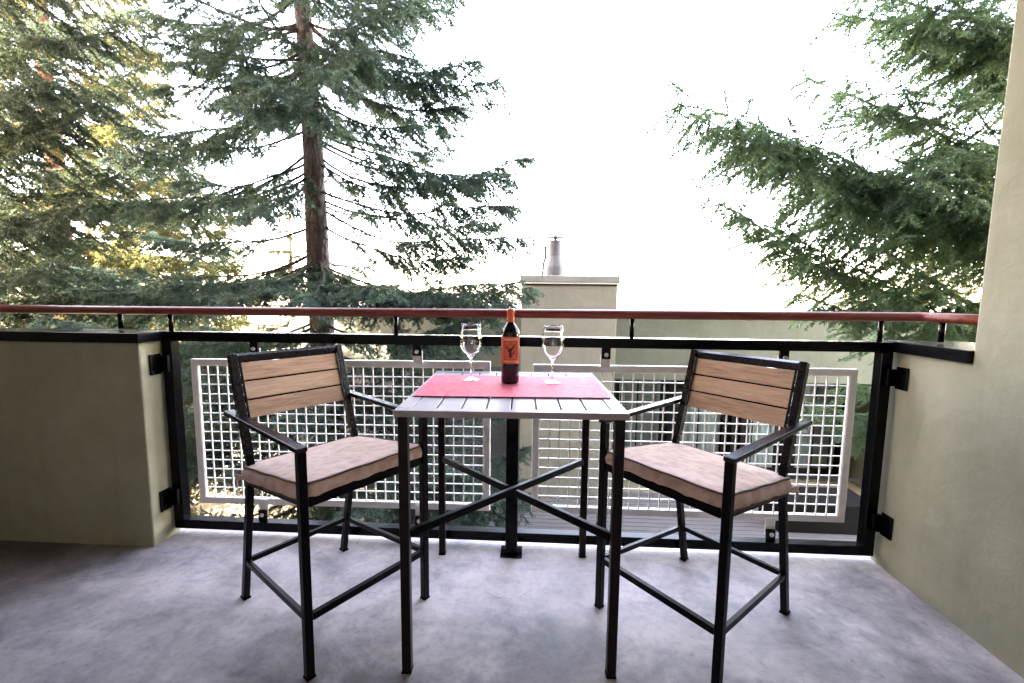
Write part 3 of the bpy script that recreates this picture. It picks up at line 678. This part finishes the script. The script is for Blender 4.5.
class Conifer:
    def __init__(s, seed):
        s.rng = np.random.default_rng(seed); s.A = []; s.B = []; s.W = []; s.limb = MB()
    def limb_tube(s, pts, r0, r1, n=5):
        m = len(pts); s.limb.tube([tuple(p) for p in pts], [r0+(r1-r0)*i/(m-1) for i in range(m)], n)
    def branch(s, base, tip, sag=0.12, spread=1.0, droop=0.45, bare=0.22, dens=1.0, r=0.035):
        rng = s.rng; base = np.array(base, float); tip = np.array(tip, float)
        v = tip-base; Ln = np.linalg.norm(v); hor = norm(np.array([v[0], v[1], 0.0])); side = np.array([-hor[1], hor[0], 0.0])
        wob = rng.normal(0, 0.045*Ln, 2); wv = rng.uniform(0, 6.28)
        def P(t):
            t = np.asarray(t)[..., None]
            return base + v*t + np.array([0, 0, 1.0])*(-sag*Ln*4*t*(1-t)*(0.55+0.9*(1-t))) + side*(np.sin(t*PI)*wob[0] + np.sin(t*2*PI)*wob[1]*0.5) + np.array([0, 0, 1.0])*(np.sin(t*3*PI+wv)*0.022*Ln*t*(1.1-t)*2)
        ts = np.linspace(0, 1, 13); pts = P(ts); s.limb.tube([tuple(p) for p in pts], [0.003+r*0.62*(1-t)**1.3 for t in ts], 6)
        # axis needles
        k0 = int(12*bare)
        for a_, b_ in zip(pts[k0:-1], pts[k0+1:]): s.A.append(a_); s.B.append(b_); s.W.append(1.2)
        nt = int(Ln*(1-bare)/0.048*dens)
        tt = np.sort(bare*0.75 + (1-bare*0.75)*rng.random(nt)**0.85)
        for i, t in enumerate(tt):
            p = P(t); d = norm(P(min(1, t+0.03))-P(max(0, t-0.03)))
            sd = side*(1 if i % 2 else -1)
            prof = (0.10 + 0.27*Ln*min(1.0, (t-bare*0.5)*2.2)*(1.04-t)**0.6)*spread
            L1 = prof*rng.uniform(0.55, 1.2)
            ang = math.radians(rng.uniform(38, 68))
            dr = droop*rng.uniform(0.4, 1.6) if rng.random() > 0.14 else -rng.uniform(0.02, 0.22)
            dd = norm(d*math.cos(ang) + sd*math.sin(ang) + np.array([0, 0, -dr]))
            m = max(3, int(L1/0.085)+1); cur = p.copy(); tw = [cur.copy()]
            for j in range(m):
                f_ = j/m
                step = norm(dd + np.array([0, 0, -0.35*droop*f_ + 0.35*max(0, f_-0.55)]) + rng.normal(0, 0.10, 3))*(L1/m)
                nx = cur+step; s.A.append(cur); s.B.append(nx); s.W.append(1.0)
                # sub-twigs
                for sg in (-1, 1):
                    if rng.random() < 0.80*min(1, dens):
                        l2 = (0.05 + 0.34*L1*(1-f_)**0.8*rng.uniform(0.5, 1.1)); l2 = min(l2, 0.26)
                        sv = norm(np.cross(step, [0, 0, 1.0]))*sg
                        d2 = norm(norm(step)*0.75 + sv*0.75 + np.array([0, 0, -0.55*droop*rng.uniform(0.2, 1.8)]) + rng.normal(0, 0.12, 3))
                        q0 = cur+step*rng.random(); q1 = q0+d2*l2*0.55; q2 = q1+norm(d2+np.array([0, 0, 0.12-0.5*droop*rng.random()]))*l2*0.45
                        s.A += [q0, q1]; s.B += [q1, q2]; s.W += [0.9, 0.8]
                cur = nx; tw.append(cur.copy())
            if L1 > 0.2: s.limb_tube(tw[::2] if len(tw) > 4 else tw, 0.005, 0.0018, 3)
    def stick(s, base, tip, r=0.012):
        """bare dead twig"""
        rng = s.rng; base = np.array(base); tip = np.array(tip); L_ = np.linalg.norm(tip-base)
        pts = [base+(tip-base)*t + rng.normal(0, 0.02*L_, 3)*math.sin(PI*t) for t in np.linspace(0, 1, 6)]
        s.limb_tube(pts, r, 0.003, 4)
        for k in range(7):
            t = rng.uniform(0.25, 1); p = base+(tip-base)*t
            e = p + norm((tip-base)/L_ + rng.normal(0, 0.6, 3)+np.array([0, 0, -0.4]))*rng.uniform(0.1, 0.35)
            s.limb_tube([p, (p+e)/2+rng.normal(0, 0.01, 3), e], 0.004, 0.0015, 3)
    def build_needles(s, name, mat, parent, origin, dens, ln, wd):
        rng = s.rng; A = np.array(s.A); B = np.array(s.B); Wt = np.array(s.W)
        L_ = np.linalg.norm(B-A, axis=1); cnt = np.maximum(2, (L_*dens*Wt).astype(int)); idx = np.repeat(np.arange(len(A)), cnt); N_ = len(idx)
        d = norm(B-A)[idx]; u = rng.random(N_)[:, None]; p = A[idx]*(1-u)+B[idx]*u
        rv = norm(rng.normal(size=(N_, 3))); perp = norm(rv - d*np.sum(rv*d, 1, keepdims=True))
        nd = norm(d*rng.uniform(0.35, 0.95, (N_, 1)) + perp*0.85 + np.array([0, 0, 0.15]))
        sv = norm(np.cross(nd, norm(rng.normal(size=(N_, 3)))))
        l = (ln*rng.uniform(0.7, 1.25, N_)*np.sqrt(Wt[idx]))[:, None]; w_ = (wd*rng.uniform(0.7, 1.3, N_))[:, None]
        V = np.empty((N_, 3, 3)); V[:, 0] = p - sv*w_*0.5; V[:, 1] = p + sv*w_*0.5; V[:, 2] = p + nd*l
        V = V.reshape(-1, 3) - np.array(origin)
        me = bpy.data.meshes.new(name)
        me.vertices.add(3*N_); me.vertices.foreach_set('co', V.astype(np.float32).ravel())
        me.loops.add(3*N_); me.loops.foreach_set('vertex_index', np.arange(3*N_, dtype=np.int32))
        me.polygons.add(N_); me.polygons.foreach_set('loop_start', np.arange(0, 3*N_, 3, dtype=np.int32))
        try: me.polygons.foreach_set('loop_total', np.full(N_, 3, np.int32))
        except Exception: pass
        seg_t = np.clip(rng.normal(0.5, 0.2, len(A)), 0, 1)
        tint = np.clip(seg_t[idx] + rng.normal(0, 0.16, N_), 0, 1)
        at_ = me.attributes.new('tint', 'FLOAT', 'POINT'); at_.data.foreach_set('value', np.repeat(tint, 3).astype(np.float32))
        me.update(); me.validate(); me.materials.append(mat)
        print(name, N_, 'needles')
        return link(bpy.data.objects.new(name, me), parent)
    def finish(s, name, label, x, y, height, r0, lean, bark_m, needle_m, dens, ln, wd, group):
        t = thing(name, label, 'tree', (x, y, GZ), 0, group)
        org = np.array([x, y, GZ])
        # shift limb vertices to local
        for v_ in s.limb.bm.verts: v_.co -= Vector(org)
        rng = s.rng; pts = []; rs = []
        for k in range(40):
            f_ = k/39; z = height*f_
            pts.append((lean[0]*z + 0.02*math.sin(z*1.3), lean[1]*z + 0.02*math.cos(z*1.7), z)); rs.append(max(0.02, r0*(1-f_)**0.8*(1+0.35*math.exp(-z*1.6)) * (1+rng.normal(0, 0.02))))
        s.limb.tube(pts, rs, 16)
        s.limb.build('trunk', bark_m, t, smooth=True)
        s.build_needles('crown', needle_m, t, org, dens, ln, wd)
        return t
    def whorls(s, x, y, zs, Lf, per, lean=(0, 0), azr=(0, 360), up=0.0, skip=None, **kw):
        rng = s.rng
        for z in zs:
            a0 = rng.uniform(0, 360)
            for k in range(per):
                az = (a0 + 360*k/per + rng.uniform(-16, 16)) % 360
                lo, hi = azr
                if not (lo <= az <= hi or lo <= az-360 <= hi): continue
                L_ = Lf(z)*rng.uniform(0.75, 1.12); zz = z+rng.uniform(-0.14, 0.14)
                b_ = (x+lean[0]*(zz-GZ), y+lean[1]*(zz-GZ), zz)
                tip = (b_[0]+L_*math.cos(math.radians(az)), b_[1]+L_*math.sin(math.radians(az)), zz + L_*(up+rng.uniform(-0.12, 0.10)))
                if skip and skip(tip, az): continue
                s.branch(b_, tip, **kw)

# --- blue spruce in the middle
TXc, TYc = at(318, 250, 6.3).x, 6.3
leanx = (at(303, 0, 6.3).x - TXc)/(at(303, 0, 6.3).z - at(318, 250, 6.3).z)
TX0 = TXc - leanx*(at(318, 250, 6.3).z - GZ)
sp = Conifer(11)
def trunk_at(py):
    z = at(310, py, 6.3).z; return (TX0+leanx*(z-GZ), TYc, z)
for py, tx, ty, tY, kw in (
    # right-hand limbs
    (-15, 455, 12, 6.6, {}), (40, 478, 62, 6.0, {}), (20, 420, 60, 5.4, {}),
    (75, 505, 105, 6.5, {}), (95, 450, 128, 5.7, {}), (150, 528, 158, 6.6, dict(sag=0.16)), (128, 516, 182, 6.1, dict(sag=0.05)),
    (120, 455, 150, 7.0, {}), (160, 405, 205, 5.9, dict(sag=0.02, droop=0.8)),
    (205, 530, 236, 6.4, dict(sag=0.10, bare=0.2)), (196, 500, 222, 6.9, dict(sag=0.07, bare=0.2)), (220, 470, 262, 5.9, dict(bare=0.2)),
    (268, 532, 288, 6.0, dict(bare=0.12)), (262, 478, 296, 5.2, dict(bare=0.1)), (258, 395, 288, 4.5, dict(bare=0.1)), (280, 505, 300, 6.8, {}), (264, 515, 283, 5.7, dict(bare=0.1)), (270, 430, 292, 5.0, dict(bare=0.08)), (60, 500, 82, 6.3, {}), (140, 505, 172, 6.5, {}), (188, 520, 205, 6.2, dict(bare=0.25)),
    (45, 345, 70, 4.4, dict(bare=0.06)), (55, 270, 88, 4.3, dict(bare=0.06)), (75, 240, 108, 4.2, dict(bare=0.06)), (30, 375, 50, 4.8, dict(bare=0.08)),
    (170, 250, 208, 4.5, dict(bare=0.08)),
    # left-hand limbs
    (20, 175, 35, 5.5, {}), (50, 165, 62, 5.2, dict(bare=0.1)), (70, 148, 92, 5.5, dict(bare=0.1)), (62, 215, 100, 4.9, dict(bare=0.08)), (88, 240, 112, 4.7, dict(bare=0.08)),
    (105, 120, 125, 5.9, {}), (110, 108, 158, 6.4, {}), (128, 195, 150, 5.6, {}),
    (150, 75, 205, 5.9, dict(bare=0.1)), (168, 120, 208, 5.4, dict(bare=0.1)), (172, 215, 200, 5.0, dict(bare=0.1)), (160, 175, 182, 6.6, {}),
    (225, 150, 235, 6.6, {}),
    (250, 28, 288, 5.8, dict(bare=0.06)), (258, 95, 296, 5.1, dict(bare=0.06)), (250, 70, 268, 6.5, {}), (262, 215, 300, 4.6, dict(bare=0.06)), (255, 300, 298, 4.2, dict(bare=0.06)), (262, 165, 285, 5.0, dict(bare=0.06)), (255, 255, 283, 4.9, dict(bare=0.06)),
):
    k = dict(sag=0.08, droop=0.6, r=0.028, spread=1.02, dens=1.12); k.update(kw)
    sp.branch(trunk_at(py), tuple(at(tx, ty, tY)), **k)
top_of = lambda z: 3.2*max(0.12, 1-(z-2.0)/10.5) if z > 2 else 3.1
sp.whorls(TX0, TYc, np.arange(4.6, 9.0, 0.42), top_of, 7, (leanx, 0), sag=0.08, droop=0.6, r=0.028)
sp.whorls(TX0, TYc, np.arange(1.2, 4.6, 0.75), lambda z: 2.5, 5, (leanx, 0), azr=(35, 145), sag=0.1, droop=0.6, dens=0.5)
sp.whorls(TX0, TYc, np.arange(-2.1, 1.0, 0.36), lambda z: 2.85, 8, (leanx, 0), sag=0.1, droop=0.6, bare=0.08, r=0.026,
          skip=lambda tip, az: tip[1] > BY-0.5 and tip[0] > -5.6)
for py, tx, ty, tY in ((190, 250, 235, 5.8), (225, 395, 235, 6.0), (235, 365, 262, 5.8), (215, 255, 262, 6.6), (175, 385, 178, 6.3), (140, 250, 118, 5.7), (100, 390, 98, 6.4), (240, 270, 275, 5.8), (110, 265, 150, 6.3), (200, 380, 222, 6.6)):
    sp.stick(trunk_at(py), tuple(at(tx, ty, tY)))
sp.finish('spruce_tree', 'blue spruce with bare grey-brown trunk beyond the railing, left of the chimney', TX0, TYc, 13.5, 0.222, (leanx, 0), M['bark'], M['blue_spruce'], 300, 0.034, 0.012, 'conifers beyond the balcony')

# --- sunlit spruce farther left
s2 = Conifer(5); bx, by = -11.6, 10.2
s2.whorls(bx, by, np.arange(-2.0, 9.5, 0.48), lambda z: 4.6*max(0.2, 1-(z-1)/14), 8, (0.004, 0), azr=(-130, 95), sag=0.06, droop=0.75, bare=0.15, dens=0.75, r=0.04, spread=1.0)
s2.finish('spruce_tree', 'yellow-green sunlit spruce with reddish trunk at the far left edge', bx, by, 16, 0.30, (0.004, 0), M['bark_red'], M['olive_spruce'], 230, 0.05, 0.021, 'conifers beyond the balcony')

# --- shaded spruce near the left edge, its trunk out of the picture
s3 = Conifer(23); bx, by = -8.6, 5.6
for pz, tx, ty, tY in ((4.6, 120, 30, 5.4), (4.0, 150, 62, 6.2), (3.3, 100, 100, 5.0), (2.8, 160, 150, 6.4), (2.4, 95, 205, 4.9), (2.0, 130, 232, 6.0), (1.8, 60, 262, 4.6), (1.5, 110, 292, 5.4), (5.2, 70, -10, 5.2), (4.9, 150, 8, 6.4), (3.7, 60, 80, 4.8), (3.0, 55, 130, 5.2), (2.6, 120, 175, 5.6), (2.2, 60, 222, 5.4), (1.7, 140, 268, 6.4), (1.3, 40, 300, 5.0), (4.4, 60, 40, 6.0)):
    s3.branch((bx, by, pz), tuple(at(tx, ty, tY)), sag=0.07, droop=0.7, dens=1.1, r=0.032)
s3.whorls(bx, by, np.arange(-2.0, 1.2, 0.5), lambda z: 3.0, 6, azr=(-100, 80), sag=0.08, droop=0.6, dens=0.8)
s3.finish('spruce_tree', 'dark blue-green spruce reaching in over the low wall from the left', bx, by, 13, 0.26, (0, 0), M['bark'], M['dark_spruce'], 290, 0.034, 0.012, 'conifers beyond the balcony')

# --- fir on the right, trunk behind the full-height wall
s4 = Conifer(42); bx, by = 6.9, 5.6
RN = np.random.default_rng(77)
for pz, tx, ty, tY, kw in (
    # the long bough that reaches far to the left
    (2.1, 671, 104, 5.3, dict(spread=1.15, droop=0.9, sag=0.03, dens=1.25)), (2.0, 690, 112, 5.0, dict(spread=1.15, droop=0.9, sag=0.03, dens=1.2)), (2.1, 728, 120, 5.6, dict(spread=1.1, droop=0.9, sag=0.03)), (1.9, 770, 132, 5.1, dict(spread=1.1, sag=0.03)),
    # upper right corner
    (3.7, 832, 12, 5.2, {}), (4.1, 868, -8, 5.0, {}), (3.6, 892, 36, 5.3, {}), (4.3, 930, -12, 4.7, {}), (4.0, 965, 18, 4.6, {}), (4.2, 880, 14, 5.5, {}), (3.9, 915, 30, 5.0, {}), (4.6, 975, -30, 4.8, {}), (4.4, 850, -25, 5.2, {}),
    (3.0, 806, 78, 5.5, dict(spread=1.1)), (2.9, 846, 92, 5.0, dict(spread=1.1)), (3.0, 900, 80, 4.8, {}), (2.8, 955, 88, 4.5, {}),
    # the big dark middle boughs
    (2.2, 885, 158, 4.7, dict(bare=0.06, spread=1.15)), (2.2, 935, 142, 4.5, dict(bare=0.06, spread=1.1)), (1.9, 850, 178, 5.1, dict(spread=1.1)), (1.9, 915, 182, 4.4, dict(bare=0.06)),
    # the slanting lower boughs
    (1.2, 708, 199, 5.6, dict(spread=1.0)), (1.1, 740, 216, 5.1, dict(spread=1.0)), (0.9, 776, 250, 5.3, dict(spread=1.0)), (0.6, 812, 300, 5.2, {}), (1.0, 870, 245, 4.6, {}), (0.6, 905, 300, 4.4, {}),
    (0.2, 800, 402, 5.5, {}), (0.1, 850, 385, 4.9, {}), (0.0, 835, 425, 5.8, {}),
):
    k = dict(sag=0.08, droop=0.72, dens=0.88, r=0.028, bare=0.14); k.update(kw)
    s4.branch((bx, by+RN.uniform(-0.1, 0.1), pz-0.1), tuple(at(tx, ty, tY)), **k)
s4.whorls(bx, by, np.arange(-1.5, 6.5, 1.2), lambda z: 2.2, 4, azr=(60, 140), sag=0.06, droop=0.7, dens=0.5, skip=lambda tip, az: tip[1] > BY-0.6 or (tip[0] < 4.2 and tip[2] < 0.9) or tip[1] < 2.9)
s4.stick((6.0, 5.2, 1.5), tuple(at(865, 262, 4.8)), 0.014); s4.stick((5.6, 4.9, 0.8), tuple(at(905, 265, 4.7)), 0.012)
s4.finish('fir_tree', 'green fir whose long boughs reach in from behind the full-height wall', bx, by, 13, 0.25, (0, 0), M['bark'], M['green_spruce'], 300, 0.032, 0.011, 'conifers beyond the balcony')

# --- conifers at the back of the garden, left of the building
for i, (x, y, hgt, L0, seed, lab) in enumerate(((-8.3, 14.5, 7.5, 2.6, 61, 'short sunlit conifer farther back between the two left spruces'), (-16.5, 15.5, 12, 3.6, 62, 'tall sunlit conifer farther back at the far left'), (12.6, 15.0, 9.5, 3.4, 63, 'sunlit conifer farther back behind the right-hand fir'))):
    c_ = Conifer(seed)
    c_.whorls(x, y, np.arange(-2.2, GZ+hgt-0.6, 0.6), lambda z: L0*max(0.12, 1-(z-GZ)/hgt), 7, azr=(-190, 20) if x < 0 else (160, 380), sag=0.05, droop=0.5, bare=0.1, dens=0.5)
    c_.finish('conifer_tree', lab, x, y, hgt, 0.16, (0, 0), M['bark_red'], M['olive_spruce'], 150, 0.06, 0.03, 'conifers beyond the balcony')

# ------------------------------------------------------------------ light
SUN = Vector((-0.55, -0.60, 0.58)).normalized()
w = bpy.data.worlds.new('World'); sc.world = w; w.use_nodes = True
N, L = w.node_tree.nodes, w.node_tree.links
sky = N.new('ShaderNodeTexSky'); sky.sky_type = 'NISHITA'; sky.sun_disc = False
sky.sun_elevation = math.asin(SUN.z); sky.sun_rotation = math.atan2(SUN.x, SUN.y)
sky.altitude = 1500; sky.air_density = 1.0; sky.dust_density = 4.0; sky.ozone_density = 1.0
wb_ = N.new('ShaderNodeMix'); wb_.data_type = 'RGBA'; wb_.blend_type = 'MULTIPLY'; wb_.inputs[0].default_value = 1
wb_.inputs[7].default_value = (1.50, 1.06, 0.79, 1)                 # warm white balance put into the sky colour
L.new(sky.outputs['Color'], wb_.inputs[6]); L.new(wb_.outputs[2], N['Background'].inputs['Color']); N['Background'].inputs['Strength'].default_value = 0.15
sl = bpy.data.lights.new('sun', 'SUN'); sl.energy = 2.6; sl.angle = math.radians(0.5); sl.color = (1.0, 0.90, 0.74)
so = bpy.data.objects.new('sun', sl); C.objects.link(so); so.rotation_euler = SUN.to_track_quat('Z', 'Y').to_euler()

sc.view_settings.view_transform = 'Standard'; sc.view_settings.look = 'None'
sc.view_settings.gamma = 1; sc.view_settings.use_curve_mapping = False
sc.view_settings.exposure = 5.6
sc.render.engine = 'CYCLES'
cy = sc.cycles
cy.max_bounces = 10; cy.diffuse_bounces = 5; cy.glossy_bounces = 4; cy.transmission_bounces = 10; cy.transparent_max_bounces = 12
cy.use_denoising = True; cy.caustics_reflective = False; cy.caustics_refractive = False
cy.sample_clamp_indirect = 6
